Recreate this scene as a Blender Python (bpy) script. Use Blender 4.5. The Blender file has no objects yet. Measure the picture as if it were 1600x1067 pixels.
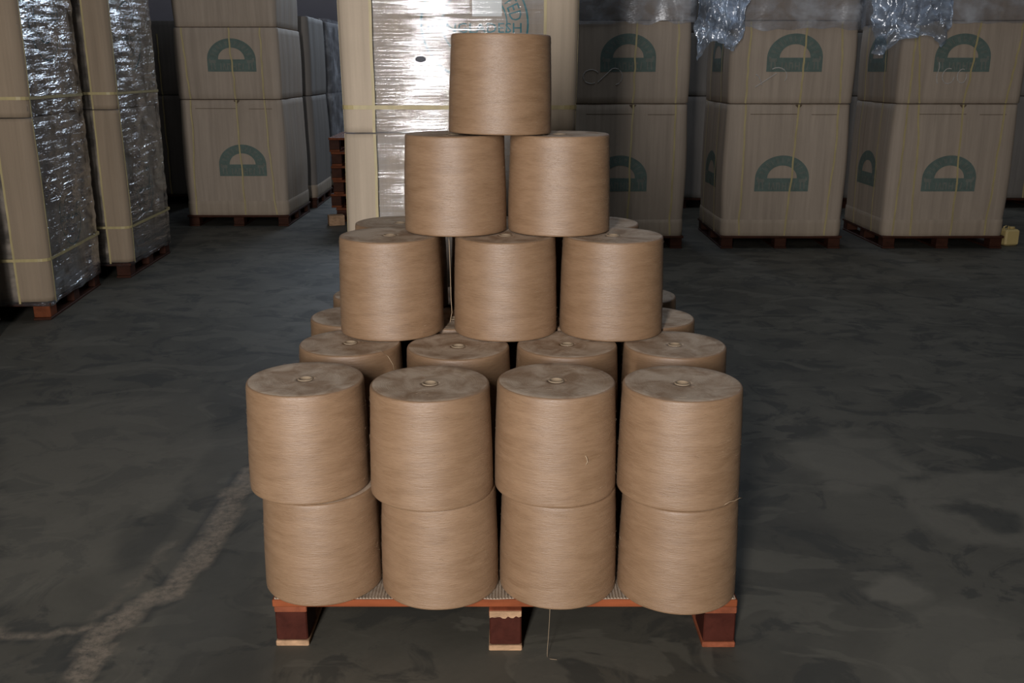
import bpy, math, random
from mathutils import Vector, Matrix, noise

random.seed(7)
scene = bpy.context.scene
COL = scene.collection

# ------------------------------------------------------------------ camera
CAM_H, FPX, HORIZON = 1.33, 1500.0, 110.0
PITCH = math.atan((533.5 - HORIZON) / FPX)
cam_d = bpy.data.cameras.new('camera')
cam = bpy.data.objects.new('camera', cam_d)
COL.objects.link(cam)
cam.location = (0, 0, CAM_H)
cam.rotation_euler = (math.pi / 2 - PITCH, 0, 0)
cam_d.sensor_width = 36.0
cam_d.lens = 36.0 * FPX / 1600.0
cam_d.clip_start = 0.05
cam_d.clip_end = 100
scene.camera = cam

# ------------------------------------------------------------------ world, lights, exposure
world = bpy.data.worlds.new('world')
scene.world = world
world.use_nodes = True
world.node_tree.nodes['Background'].inputs[0].default_value = (0.62, 0.72, 0.9, 1)
world.node_tree.nodes['Background'].inputs[1].default_value = 0.6


def area(name, loc, rot, sx, sy, power, color):
    d = bpy.data.lights.new(name, 'AREA')
    d.shape = 'RECTANGLE'
    d.size, d.size_y = sx, sy
    d.energy = power
    d.color = color
    o = bpy.data.objects.new(name, d)
    COL.objects.link(o)
    o.location = loc
    o.rotation_euler = rot
    return o


# daylight coming in through the narrow gate opening behind the photographer
GATE = area('gate_daylight', (-0.80, -2.00, 1.65), (math.radians(90), 0, 0), 0.34, 2.5, 240, (1.0, 0.97, 0.96))
# clerestory window high on the far wall and translucent roof sheets
SKY = (0.72, 0.84, 1.0)
area('clerestory_daylight', (-0.4, 15.30, 4.1), (math.radians(-90), 0, 0), 5.0, 1.9, 260, SKY)
for sx, sy, w_, l_, pw in ((0.8, 6.2, 1.1, 4.6, 44), (5.4, 8.5, 1.1, 5.0, 34)):
    area('roof_skylight', (sx, sy, 5.9), (0, 0, 0), w_, l_, pw, SKY)

vs = scene.view_settings
vs.view_transform = 'Standard'
vs.look = 'None'
vs.gamma = 1.0
vs.use_curve_mapping = False
vs.exposure = 0.0


# ------------------------------------------------------------------ helpers
def at_z(px, py, z=0.0):
    r, d = (px - 800) / FPX, (py - 533.5) / FPX
    y = math.cos(PITCH) - d * math.sin(PITCH)
    zz = -math.sin(PITCH) - d * math.cos(PITCH)
    t = (z - CAM_H) / zz
    return (r * t, y * t)


def mesh(name, V, F, mats, smooth=False, midx=None):
    me = bpy.data.meshes.new(name)
    me.from_pydata(V, [], F)
    for m in (mats if isinstance(mats, (list, tuple)) else [mats]):
        me.materials.append(m)
    if midx:
        me.polygons.foreach_set('material_index', midx)
    if smooth:
        me.polygons.foreach_set('use_smooth', [True] * len(me.polygons))
    me.update()
    return me


def ob(name, me, parent=None, loc=(0, 0, 0), rot=(0, 0, 0)):
    o = bpy.data.objects.new(name, me)
    COL.objects.link(o)
    o.location = loc
    o.rotation_euler = rot
    if parent:
        o.parent = parent
    return o


def thing(name, label, cat, loc=(0, 0, 0), rz=0.0, group=None, me=None):
    o = ob(name, me, None, loc, (0, 0, rz))
    o['label'] = label
    o['category'] = cat
    if group:
        o['group'] = group
    return o


def structure(name, me, parent=None, loc=(0, 0, 0)):
    o = ob(name, me, parent, loc)
    if parent is None:
        o['kind'] = 'structure'
    return o


def box_geo(x0, x1, y0, y1, z0, z1, bev=0.0):
    if bev <= 0:
        V = [(x, y, z) for z in (z0, z1) for y in (y0, y1) for x in (x0, x1)]
        F = [(0, 2, 3, 1), (4, 5, 7, 6), (0, 1, 5, 4), (2, 6, 7, 3), (0, 4, 6, 2), (1, 3, 7, 5)]
        return V, F
    b = bev
    V, F = [], []
    for z, i in ((z0, b), (z0 + b, 0), (z1 - b, 0), (z1, b)):
        for x, y in ((x0 + b, y0), (x1 - b, y0), (x1, y0 + b), (x1, y1 - b), (x1 - b, y1), (x0 + b, y1), (x0, y1 - b), (x0, y0 + b)):
            cx, cy = (x0 + x1) / 2, (y0 + y1) / 2
            kx = (abs(x1 - x0) / 2 - i) / (abs(x1 - x0) / 2)
            ky = (abs(y1 - y0) / 2 - i) / (abs(y1 - y0) / 2)
            V.append((cx + (x - cx) * kx, cy + (y - cy) * ky, z))
    for j in range(3):
        for i in range(8):
            F.append((j * 8 + i, j * 8 + (i + 1) % 8, (j + 1) * 8 + (i + 1) % 8, (j + 1) * 8 + i))
    F.append(tuple(range(7, -1, -1)))
    F.append(tuple(range(24, 32)))
    return V, F


def box(name, x0, x1, y0, y1, z0, z1, mat, bev=0.0):
    V, F = box_geo(x0, x1, y0, y1, z0, z1, bev)
    return mesh(name, V, F, mat)


def tube_geo(pts, r, n=5, V=None, F=None, taper=None):
    V = [] if V is None else V
    F = [] if F is None else F
    base = len(V)
    m = len(pts)
    for i, p in enumerate(pts):
        a = Vector(pts[max(i - 1, 0)])
        b = Vector(pts[min(i + 1, m - 1)])
        t = (b - a).normalized()
        u = t.orthogonal().normalized()
        v = t.cross(u)
        rr = r * (taper[i] if taper else 1.0)
        for k in range(n):
            an = 2 * math.pi * k / n
            V.append(tuple(Vector(p) + u * (math.cos(an) * rr) + v * (math.sin(an) * rr)))
    for i in range(m - 1):
        for k in range(n):
            F.append((base + i * n + k, base + i * n + (k + 1) % n, base + (i + 1) * n + (k + 1) % n, base + (i + 1) * n + k))
    F.append(tuple(base + k for k in range(n - 1, -1, -1)))
    F.append(tuple(base + (m - 1) * n + k for k in range(n)))
    return V, F


def lathe_geo(prof, seg=64, disp=None):
    V, F = [], []
    for j, (r, z) in enumerate(prof):
        for i in range(seg):
            a = 2 * math.pi * i / seg
            rr = r + (disp(a, z, r) if disp else 0)
            V.append((rr * math.cos(a), rr * math.sin(a), z))
    for j in range(len(prof) - 1):
        for i in range(seg):
            k = (i + 1) % seg
            F.append((j * seg + i, j * seg + k, (j + 1) * seg + k, (j + 1) * seg + i))
    return V, F


# ------------------------------------------------------------------ materials
class NT:
    def __init__(self, name):
        self.m = bpy.data.materials.new(name)
        self.m.use_nodes = True
        self.t = self.m.node_tree
        self.t.nodes.clear()
        self.out = self.n('ShaderNodeOutputMaterial')

    def n(self, typ, **kw):
        nd = self.t.nodes.new(typ)
        for k, v in kw.items():
            setattr(nd, k, v)
        return nd

    def link(self, a, b):
        self.t.links.new(a, b)

    def put(self, sock, v):
        if isinstance(v, bpy.types.NodeSocket):
            self.link(v, sock)
        else:
            sock.default_value = v

    def math(self, op, a, b=0.0, c=None, clamp=False):
        nd = self.n('ShaderNodeMath', operation=op, use_clamp=clamp)
        self.put(nd.inputs[0], a)
        self.put(nd.inputs[1], b)
        if c is not None:
            self.put(nd.inputs[2], c)
        return nd.outputs[0]

    def vmath(self, op, a, b):
        nd = self.n('ShaderNodeVectorMath', operation=op)
        self.put(nd.inputs[0], a)
        self.put(nd.inputs[1], b)
        return nd.outputs[0]

    def mix(self, f, a, b, blend='MIX'):
        nd = self.n('ShaderNodeMix', data_type='RGBA', blend_type=blend)
        self.put(nd.inputs[0], f)
        self.put(nd.inputs[6], a if isinstance(a, bpy.types.NodeSocket) else (*a, 1) if len(a) == 3 else a)
        self.put(nd.inputs[7], b if isinstance(b, bpy.types.NodeSocket) else (*b, 1) if len(b) == 3 else b)
        return nd.outputs[2]

    def noise(self, vec, scale=1.0, detail=3.0, rough=0.55, dist=0.0):
        nd = self.n('ShaderNodeTexNoise')
        self.link(vec, nd.inputs['Vector'])
        nd.inputs['Scale'].default_value = scale
        nd.inputs['Detail'].default_value = detail
        nd.inputs['Roughness'].default_value = rough
        nd.inputs['Distortion'].default_value = dist
        return nd.outputs[0]

    def ramp(self, v, a, b):
        nd = self.n('ShaderNodeMapRange')
        nd.clamp = True
        self.put(nd.inputs[0], v)
        nd.inputs[1].default_value = a
        nd.inputs[2].default_value = b
        return nd.outputs[0]

    def coords(self, scale=(1, 1, 1), seeded=True):
        tc = self.n('ShaderNodeTexCoord').outputs['Object']
        v = self.vmath('MULTIPLY', tc, scale)
        if seeded:
            rnd = self.n('ShaderNodeObjectInfo').outputs['Random']
            off = self.n('ShaderNodeCombineXYZ')
            self.link(self.math('MULTIPLY', rnd, 71.0), off.inputs[0])
            self.link(self.math('MULTIPLY', rnd, 37.0), off.inputs[1])
            self.link(self.math('MULTIPLY', rnd, 113.0), off.inputs[2])
            v = self.vmath('ADD', v, off.outputs[0])
        return v

    def bump(self, h, strength=0.3, dist=0.002, normal=None):
        nd = self.n('ShaderNodeBump')
        self.link(h, nd.inputs['Height'])
        nd.inputs['Strength'].default_value = strength
        nd.inputs['Distance'].default_value = dist
        if normal:
            self.link(normal, nd.inputs['Normal'])
        return nd.outputs[0]

    def principled(self, color, rough=0.7, spec=0.3, normal=None, **kw):
        b = self.n('ShaderNodeBsdfPrincipled')
        self.put(b.inputs['Base Color'], color if isinstance(color, bpy.types.NodeSocket) else (*color, 1))
        self.put(b.inputs['Roughness'], rough)
        b.inputs['Specular IOR Level'].default_value = spec
        if normal:
            self.link(normal, b.inputs['Normal'])
        for k, v in kw.items():
            b.inputs[k.replace('_', ' ')].default_value = v
        self.link(b.outputs[0], self.out.inputs[0])
        return b


def plain(name, color, rough=0.7, spec=0.3, var=0.12, nscale=(12, 12, 12), bump=0.0, seeded=True):
    t = NT(name)
    v = t.coords(nscale, seeded)
    n = t.noise(v, 1.0, 4.0)
    c = t.mix(n, tuple(x * (1 - var * 2) for x in color), tuple(min(1, x * (1 + var * 2)) for x in color))
    t.principled(c, rough, spec, t.bump(n, bump, 0.003) if bump else None)
    return t.m


def yarn_material(name, top=False):
    t = NT(name)
    rnd = t.n('ShaderNodeObjectInfo').outputs['Random']
    if not top:
        thread = t.noise(t.coords((30, 30, 340)), 1.0, 4.0, 0.7, 0.2)
        fine = t.noise(t.coords((60, 60, 640)), 1.0, 2.0, 0.6)
        band = t.noise(t.coords((9.0, 9.0, 40)), 1.0, 2.0, 0.5, 0.8)
        slub = t.ramp(t.noise(t.coords((22, 22, 260)), 1.0, 2.0), 0.66, 0.78)
    else:
        tc = t.n('ShaderNodeTexCoord').outputs['Object']
        sx = t.n('ShaderNodeSeparateXYZ')
        t.link(tc, sx.inputs[0])
        rad = t.math('SQRT', t.math('ADD', t.math('MULTIPLY', sx.outputs[0], sx.outputs[0]), t.math('MULTIPLY', sx.outputs[1], sx.outputs[1])))
        ang = t.math('ARCTAN2', sx.outputs[1], sx.outputs[0])
        cv = t.n('ShaderNodeCombineXYZ')
        t.link(t.math('MULTIPLY', rad, 420.0), cv.inputs[0])
        t.link(t.math('MULTIPLY', ang, 1.2), cv.inputs[1])
        t.link(t.math('MULTIPLY', rnd, 50.0), cv.inputs[2])
        thread = t.noise(cv.outputs[0], 1.0, 3.0, 0.6)
        fine = t.noise(t.coords((300, 300, 300)), 1.0, 2.0)
        band = t.noise(t.coords((14, 14, 14)), 1.0, 4.0, 0.6, 0.6)
        slub = t.ramp(t.noise(t.coords((40, 40, 40)), 1.0, 2.0), 0.62, 0.8)
    base = t.mix(t.ramp(band, 0.32, 0.68), (0.218, 0.123, 0.061), (0.284, 0.169, 0.092))
    base = t.mix(t.math('MULTIPLY', t.ramp(thread, 0.3, 0.7), 0.5), base, (0.348, 0.220, 0.124))
    base = t.mix(t.math('MULTIPLY', t.ramp(fine, 0.45, 0.8), 0.3), base, (0.15, 0.085, 0.045))
    base = t.mix(t.math('MULTIPLY', slub, 0.35), base, (0.12, 0.068, 0.036))
    tint = t.mix(rnd, (0.93, 0.92, 0.90), (1.0, 1.0, 1.0))
    base = t.mix(1.0, base, tint, 'MULTIPLY')
    if top:
        base = t.mix(t.math('ADD', 0.18, t.math('MULTIPLY', t.ramp(band, 0.36, 0.64), 0.62)), base, (0.60, 0.485, 0.37))  # end faces coloured lighter for skylight on the tops, plus dust
    hgt = t.math('ADD', t.math('MULTIPLY', thread, 0.7), t.math('MULTIPLY', fine, 0.3))
    t.principled(base, 0.80 if top else 0.52, 0.25 if top else 0.95, t.bump(hgt, 0.6, 0.0022))
    return t.m


def carton_material(name, color):
    t = NT(name)
    streak = t.noise(t.coords((26, 26, 0.9)), 1.0, 3.0, 0.6)
    blot = t.noise(t.coords((3, 3, 3)), 1.0, 4.0, 0.6)
    grain = t.noise(t.coords((160, 160, 160)), 1.0, 2.0)
    c = t.mix(t.ramp(streak, 0.25, 0.75), tuple(x * 0.80 for x in color), tuple(x * 1.10 for x in color))
    c = t.mix(t.math('MULTIPLY', t.ramp(blot, 0.45, 0.75), 0.3), c, tuple(x * 0.72 for x in color))
    c = t.mix(t.math('MULTIPLY', grain, 0.18), c, tuple(x * 0.6 for x in color))
    t.principled(c, 0.72, 0.25, t.bump(streak, 0.3, 0.008))
    return t.m


def wood_material(name, color, scale=(3, 3, 30), rough=0.6):
    t = NT(name)
    g = t.noise(t.coords(scale), 1.0, 4.0, 0.6, 0.5)
    s = t.noise(t.coords((14, 14, 14)), 1.0, 3.0)
    c = t.mix(t.ramp(g, 0.25, 0.75), tuple(x * 0.6 for x in color), tuple(min(1, x * 1.25) for x in color))
    c = t.mix(t.math('MULTIPLY', t.ramp(s, 0.5, 0.8), 0.5), c, tuple(x * 0.45 for x in color))
    t.principled(c, rough, 0.10, t.bump(g, 0.35, 0.003))
    return t.m


def film_material(name, refl=0.16, haze=0.06, rough=0.10, scale=(5, 5, 46), bs=0.7, tint=(0.93, 0.95, 0.97), milk=(0.72, 0.74, 0.78), lumpy=True):
    t = NT(name)
    v = t.coords(scale)
    n1 = t.noise(v, 1.0, 3.0, 0.6, 0.6)
    n2 = t.noise(t.coords((scale[0] * 4, scale[1] * 4, 120)), 1.0, 2.0, 0.5)
    nrm = t.bump(t.math('ADD', n1, t.math('MULTIPLY', n2, 0.35)), bs, 0.008)
    gl = t.n('ShaderNodeBsdfGlossy')
    gl.inputs['Roughness'].default_value = rough
    gl.inputs['Color'].default_value = (0.95, 0.97, 1, 1)
    t.link(nrm, gl.inputs['Normal'])
    df = t.n('ShaderNodeBsdfDiffuse')
    df.inputs['Color'].default_value = (*milk, 1)
    if lumpy:
        t.link(nrm, df.inputs['Normal'])
    tr = t.n('ShaderNodeBsdfTransparent')
    tr.inputs['Color'].default_value = (*tint, 1)
    m1 = t.n('ShaderNodeMixShader')
    patch = t.ramp(t.noise(t.coords((4, 4, 7)), 1.0, 3.0, 0.6, 0.5), 0.36, 0.62)
    lines = t.ramp(t.noise(t.coords((scale[0] * 0.5 + 1.5, scale[1] * 0.5 + 1.5, scale[2] * 1.1)), 1.0, 3.0, 0.6), 0.35, 0.70)
    milkf = t.math('MULTIPLY', t.math('ADD', t.math('MULTIPLY', patch, 0.85), 0.15), t.math('ADD', t.math('MULTIPLY', lines, 1.3), 0.35))
    t.link(t.math('MULTIPLY', milkf, haze * 1.6), m1.inputs[0])
    t.link(tr.outputs[0], m1.inputs[1])
    t.link(df.outputs[0], m1.inputs[2])
    fr = t.n('ShaderNodeFresnel')
    fr.inputs['IOR'].default_value = 1.5
    t.link(nrm, fr.inputs['Normal'])
    fac = t.math('MULTIPLY', t.math('ADD', t.math('MULTIPLY', patch, refl), t.math('MULTIPLY', fr.outputs[0], 0.35)), 1.0, clamp=True)
    m2 = t.n('ShaderNodeMixShader')
    t.link(fac, m2.inputs[0])
    t.link(m1.outputs[0], m2.inputs[1])
    t.link(gl.outputs[0], m2.inputs[2])
    t.link(m2.outputs[0], t.out.inputs[0])
    return t.m


M = {}
M['yarn'] = yarn_material('jute_yarn')
M['yarn_top'] = yarn_material('jute_yarn_end', True)
M['tube'] = plain('paper_tube', (0.33, 0.25, 0.17), 0.7, 0.2, 0.12, (60, 60, 60))
M['tube_in'] = plain('paper_tube_inside', (0.36, 0.27, 0.18), 0.8, 0.1)
M['fibre'] = plain('jute_fibre', (0.40, 0.29, 0.185), 0.6, 0.3)
M['carton'] = carton_material('kraft_carton', (0.44, 0.355, 0.275))
M['carton_shaded'] = carton_material('kraft_carton_shaded', (0.24, 0.215, 0.19))  # kraft darkened in colour to stand for the shade in the rear rows
M['guard'] = carton_material('corner_board', (0.54, 0.44, 0.33))
M['guard_brown_dim'] = carton_material('dim_brown_corner_board', (0.34, 0.26, 0.18))  # browner board, darkened to stand for weaker light on the left-hand loads
M['tray'] = carton_material('kraft_tray', (0.42, 0.335, 0.25))
M['slot'] = plain('carton_slot', (0.13, 0.095, 0.065), 0.9, 0.1)
M['strap'] = plain('yellow_strap', (0.45, 0.365, 0.175), 0.45, 0.4, 0.15, (40, 40, 10))
M['print'] = plain('green_print', (0.130, 0.172, 0.148), 0.75, 0.2, 0.15, (30, 30, 30))
M['print_pale'] = plain('pale_print', (0.185, 0.195, 0.165), 0.75, 0.2, 0.15, (30, 30, 30))
M['teal'] = plain('teal_print', (0.05, 0.20, 0.22), 0.75, 0.2, 0.2, (40, 40, 40))
M['chalk'] = plain('chalk', (0.47, 0.44, 0.40), 0.9, 0.1, 0.2, (90, 90, 90))
M['paper'] = plain('white_paper', (0.80, 0.79, 0.75), 0.7, 0.2, 0.03)
M['wood'] = wood_material('red_pallet_wood', (0.27, 0.074, 0.028), (4, 30, 30))
M['wood_y'] = wood_material('red_pallet_wood_long', (0.25, 0.075, 0.036), (30, 4, 30))
M['wood_dark'] = wood_material('dark_pallet_wood', (0.062, 0.016, 0.010), (20, 20, 20))
M['wood_orange'] = wood_material('orange_pallet_wood', (0.17, 0.05, 0.02), (20, 20, 20))
M['wood_pale'] = wood_material('pale_end_grain', (0.44, 0.27, 0.155), (30, 30, 60))
M['wood_back'] = wood_material('old_pallet_wood', (0.058, 0.022, 0.013), (8, 8, 30))
M['film'] = film_material('stretch_film', 0.035, 0.12, 0.055, (1.1, 1.1, 105), 0.15, lumpy=False)
M['film_side'] = film_material('stretch_film_aisle', 0.52, 0.035, 0.10, (7, 7, 48), 0.95)
M['cover'] = film_material('plastic_cover', 0.05, 0.22, 0.25, (7, 7, 5), 0.6, (0.80, 0.81, 0.84))
M['crumple'] = film_material('crumpled_plastic', 0.32, 0.42, 0.18, (9, 9, 9), 0.8, (0.82, 0.89, 0.98), (0.58, 0.70, 0.88))
M['corr'] = carton_material('corrugated_board', (0.40, 0.32, 0.24))
M['wall'] = plain('painted_wall', (0.55, 0.52, 0.58), 0.9, 0.1, 0.06, (1.5, 1.5, 1.5))
M['wall_dim'] = plain('dark_unseen_wall', (0.13, 0.125, 0.12), 0.9, 0.1, 0.08, (1.5, 1.5, 1.5))  # unseen walls, darkened like the roof to cut bounced fill light
M['roof'] = plain('roof_sheet', (0.14, 0.14, 0.145), 0.7, 0.3, 0.08, (1, 8, 1))
M['yellow'] = plain('yellow_plastic', (0.62, 0.47, 0.20), 0.5, 0.4, 0.06)
M['yellow_lid'] = plain('yellow_lid', (0.50, 0.37, 0.15), 0.5, 0.4, 0.06)
M['steel'] = plain('galvanised_steel', (0.35, 0.36, 0.38), 0.5, 0.4, 0.1)
M['spot'] = plain('dark_spot', (0.03, 0.035, 0.05), 0.5, 0.4)


# ------------------------------------------------------------------ floor
def floor_material():
    t = NT('concrete_floor')
    v = t.coords((1, 1, 1), False)
    big = t.noise(v, 1.1, 6.0, 0.62, 0.5)
    mid = t.noise(v, 4.3, 6.0, 0.65, 0.8)
    fine = t.noise(v, 60.0, 4.0, 0.6)
    blot = t.noise(t.vmath('MULTIPLY', v, (1.0, 1.6, 1.0)), 2.6, 4.0, 0.55, 1.2)
    at = t.n('ShaderNodeAttribute', attribute_name='tone')
    dr = t.n('ShaderNodeAttribute', attribute_name='dust')
    c = t.mix(t.ramp(big, 0.40, 0.60), (0.068, 0.062, 0.048), (0.110, 0.100, 0.078))
    c = t.mix(t.math('MULTIPLY', t.ramp(mid, 0.52, 0.58), 0.7), c, (0.042, 0.041, 0.035))
    c = t.mix(t.math('MULTIPLY', t.ramp(blot, 0.54, 0.57), 0.55), c, (0.134, 0.122, 0.095))
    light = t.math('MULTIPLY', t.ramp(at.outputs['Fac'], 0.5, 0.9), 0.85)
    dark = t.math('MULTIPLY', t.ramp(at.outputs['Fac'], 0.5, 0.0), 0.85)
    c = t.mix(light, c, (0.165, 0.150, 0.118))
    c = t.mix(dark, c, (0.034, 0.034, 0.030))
    dn = t.math('MULTIPLY', dr.outputs['Fac'], t.ramp(t.noise(v, 48.0, 5.0, 0.75), 0.30, 0.62))
    c = t.mix(t.math('MULTIPLY', dn, 0.95, clamp=True), c, (0.27, 0.215, 0.16))
    c = t.mix(t.math('MULTIPLY', fine, 0.25), c, (0.05, 0.049, 0.041))
    hgt = t.math('ADD', t.math('MULTIPLY', mid, 0.5), t.math('MULTIPLY', fine, 0.25))
    rough = t.math('ADD', 0.52, t.math('MULTIPLY', mid, 0.3))
    t.principled(c, rough, 0.32, t.bump(hgt, 0.25, 0.004))
    return t.m


def axis(lo, hi, a, b, fine, coarse):
    xs = []
    x = lo
    while x < a:
        xs.append(x)
        x += coarse
    x = a
    while x < b:
        xs.append(x)
        x += fine
    x = b
    while x < hi:
        xs.append(x)
        x += coarse
    xs.append(hi)
    return xs


def seg_dist(p, a, b):
    ax, ay, bx, by = a[0], a[1], b[0], b[1]
    dx, dy = bx - ax, by - ay
    L = dx * dx + dy * dy
    t = max(0, min(1, ((p[0] - ax) * dx + (p[1] - ay) * dy) / L)) if L else 0
    return math.hypot(p[0] - ax - dx * t, p[1] - ay - dy * t)


def in_poly(p, poly):
    c = False
    n = len(poly)
    j = n - 1
    for i in range(n):
        if (poly[i][1] > p[1]) != (poly[j][1] > p[1]) and \
           p[0] < (poly[j][0] - poly[i][0]) * (p[1] - poly[i][1]) / (poly[j][1] - poly[i][1]) + poly[i][0]:
            c = not c
        j = i
    return c


def ground(pts):
    return [at_z(x, y) for x, y in pts]


def build_floor():
    xs = axis(-7.0, 9.0, -2.0, 2.2, 0.022, 0.4)
    ys = axis(-2.4, 15.5, 1.6, 3.9, 0.022, 0.4)
    nx, ny = len(xs), len(ys)
    V, tone, dust = [], [], []
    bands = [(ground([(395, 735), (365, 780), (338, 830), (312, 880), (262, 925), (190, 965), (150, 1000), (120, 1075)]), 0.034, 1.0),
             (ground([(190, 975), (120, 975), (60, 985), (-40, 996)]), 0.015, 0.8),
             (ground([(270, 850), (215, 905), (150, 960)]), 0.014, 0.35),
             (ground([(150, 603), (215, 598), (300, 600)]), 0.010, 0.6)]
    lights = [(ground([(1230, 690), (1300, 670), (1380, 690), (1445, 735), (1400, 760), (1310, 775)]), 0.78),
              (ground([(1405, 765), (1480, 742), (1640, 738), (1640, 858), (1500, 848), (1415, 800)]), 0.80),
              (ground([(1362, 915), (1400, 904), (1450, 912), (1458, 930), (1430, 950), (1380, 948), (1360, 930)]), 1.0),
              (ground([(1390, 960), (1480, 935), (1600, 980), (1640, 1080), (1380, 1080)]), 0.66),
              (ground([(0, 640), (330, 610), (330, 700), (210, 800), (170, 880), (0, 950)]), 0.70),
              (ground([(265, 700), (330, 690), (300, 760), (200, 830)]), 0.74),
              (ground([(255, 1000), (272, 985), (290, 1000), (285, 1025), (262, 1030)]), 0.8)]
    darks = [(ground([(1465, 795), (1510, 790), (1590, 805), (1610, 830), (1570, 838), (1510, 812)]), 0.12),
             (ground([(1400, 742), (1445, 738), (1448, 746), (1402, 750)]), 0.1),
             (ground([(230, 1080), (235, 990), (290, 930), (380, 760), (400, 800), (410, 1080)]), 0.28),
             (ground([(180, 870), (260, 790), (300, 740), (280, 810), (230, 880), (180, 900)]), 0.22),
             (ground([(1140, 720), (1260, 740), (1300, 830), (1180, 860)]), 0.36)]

    def soft(p, poly):
        w = 0
        for dx, dy in ((0, 0), (.02, 0), (-.02, 0), (0, .02), (0, -.02)):
            if in_poly((p[0] + dx, p[1] + dy), poly):
                w += 0.2
        return w
    for y in ys:
        for x in xs:
            n1 = noise.noise(Vector((x * 9, y * 9, 0)))
            n2 = noise.noise(Vector((x * 9, y * 9, 7.7)))
            n3 = noise.noise(Vector((x * 34, y * 34, 3.1)))
            q = (x + n1 * 0.035 + n3 * 0.010, y + n2 * 0.05 + n3 * 0.012)
            tn, du, zz = 0.5, 0.0, 0.0
            if -2.1 < x < 2.3 and 1.5 < y < 4.0:
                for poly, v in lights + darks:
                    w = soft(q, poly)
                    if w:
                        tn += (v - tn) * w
                for pl, wd, wt in bands:
                    d = min(seg_dist(q, pl[i], pl[i + 1]) for i in range(len(pl) - 1))
                    k = max(0, min(1, (wd * 1.15 - d) / (wd * 0.35)))
                    du = max(du, k * wt)
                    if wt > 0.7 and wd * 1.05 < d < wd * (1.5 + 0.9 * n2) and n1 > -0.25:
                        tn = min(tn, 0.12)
                zz = -0.004 * du + 0.003 * du * n3
            V.append((x, y, zz))
            tone.append(tn)
            dust.append(du)
    F = [(j * nx + i, j * nx + i + 1, (j + 1) * nx + i + 1, (j + 1) * nx + i) for j in range(ny - 1) for i in range(nx - 1)]
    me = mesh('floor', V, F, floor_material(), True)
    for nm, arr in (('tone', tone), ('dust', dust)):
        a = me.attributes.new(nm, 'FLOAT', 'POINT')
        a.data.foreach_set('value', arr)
    return structure('floor', me)


build_floor()

# ------------------------------------------------------------------ hall shell
structure('wall_back', box('wall_back', -7.0, 9.0, 15.5, 15.7, 0, 6.2, M['wall']))
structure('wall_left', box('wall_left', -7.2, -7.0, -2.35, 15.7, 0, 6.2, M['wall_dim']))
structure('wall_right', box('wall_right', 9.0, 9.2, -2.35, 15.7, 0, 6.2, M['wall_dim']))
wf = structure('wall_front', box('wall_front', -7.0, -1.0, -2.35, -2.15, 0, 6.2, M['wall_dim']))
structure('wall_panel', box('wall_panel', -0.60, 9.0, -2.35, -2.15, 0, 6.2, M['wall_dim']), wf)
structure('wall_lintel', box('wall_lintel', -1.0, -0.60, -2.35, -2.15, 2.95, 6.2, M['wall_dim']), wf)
win = structure('window_1', box('window_1', -2.95, 2.15, 15.44, 15.49, 3.1, 5.1, M['steel']))
for k in range(6):
    x0 = -2.9 + k * 0.835
    structure('window_pane', box('window_pane', x0, x0 + 0.80, 15.40, 15.43, 3.15, 5.05, M['paper']), win)
structure('ceiling', box('ceiling', -7.2, 9.2, -2.35, 15.7, 6.2, 6.3, M['roof']))


# ------------------------------------------------------------------ yarn cones
R_BOT, R_TOP = 0.1412, 0.1345


def cone_mesh(seed, h=0.255):
    prof = [(0.02, 0.004), (R_BOT - 0.02, 0.0), (R_BOT - 0.0040, 0.0003), (R_BOT - 0.0015, 0.0009), (R_BOT - 0.0003, 0.0028)]
    nz = 30
    for i in range(nz + 1):
        t = i / nz
        z = 0.006 + t * (h - 0.006 - 0.008)
        r = R_BOT + (R_TOP - R_BOT) * (z / h) + 0.0010 * math.sin(math.pi * t)
        prof.append((r, z))
    prof += [(R_TOP - 0.0004, h - 0.0042), (R_TOP - 0.0018, h - 0.0014), (R_TOP - 0.0050, h - 0.0003)]
    side_n = len(prof) - 1
    for r in (0.11, 0.085, 0.06, 0.04, 0.026, 0.0185):
        prof.append((r, h - 0.0006 - 0.0016 * min(1, (0.1345 - r) / 0.07)))
    prof.append((0.0182, h - 0.02))

    def disp(a, z, r):
        if r < 0.13:
            return 0.0
        n = noise.noise(Vector((math.cos(a) * 1.3, math.sin(a) * 1.3, seed * 3.7 + z * 9)))
        b = noise.noise(Vector((math.cos(a) * 2.2, math.sin(a) * 2.2, seed * 5.1 + z * 62)))
        return 0.0009 * n + 0.0005 * b
    seg = 72
    V, F = lathe_geo(prof, seg, disp)
    mid = [1 if f // seg >= side_n else 0 for f in range(len(F))]
    F.append(tuple(range(seg - 1, -1, -1)))
    mid.append(0)
    me = mesh('yarn', V, F, [M['yarn'], M['yarn_top']], True, mid)
    return me


def fibre_mesh(seed, h=0.255):
    rnd = random.Random(seed)
    V, F = [], []
    for k in range(290):
        a = rnd.uniform(0, 2 * math.pi)
        if k < 250:
            z = rnd.uniform(0.004, h)
            r = R_BOT + (R_TOP - R_BOT) * z / h
        else:
            z = h
            r = rnd.uniform(0.03, R_TOP)
        L = rnd.uniform(0.006, 0.022)
        da = rnd.choice((-1, 1)) * L / 0.14
        lift = rnd.uniform(0.0010, 0.0035) if k < 250 else 0.0006
        dz = rnd.uniform(-0.5, 0.5) * L
        pts = []
        for i in range(4):
            t = i / 3
            rr = r + (math.sin(math.pi * t) * lift if rnd.random() < .5 else t * lift)
            zz = min(max(z + dz * t, 0.002), h - 0.001)
            if k >= 250:
                rr, zz = r + dz * t, h + math.sin(math.pi * t) * lift
            pts.append((rr * math.cos(a + da * t), rr * math.sin(a + da * t), zz))
        tube_geo(pts, 0.00012, 3, V, F)
    return mesh('stray_fibres', V, F, M['fibre'])


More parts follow.
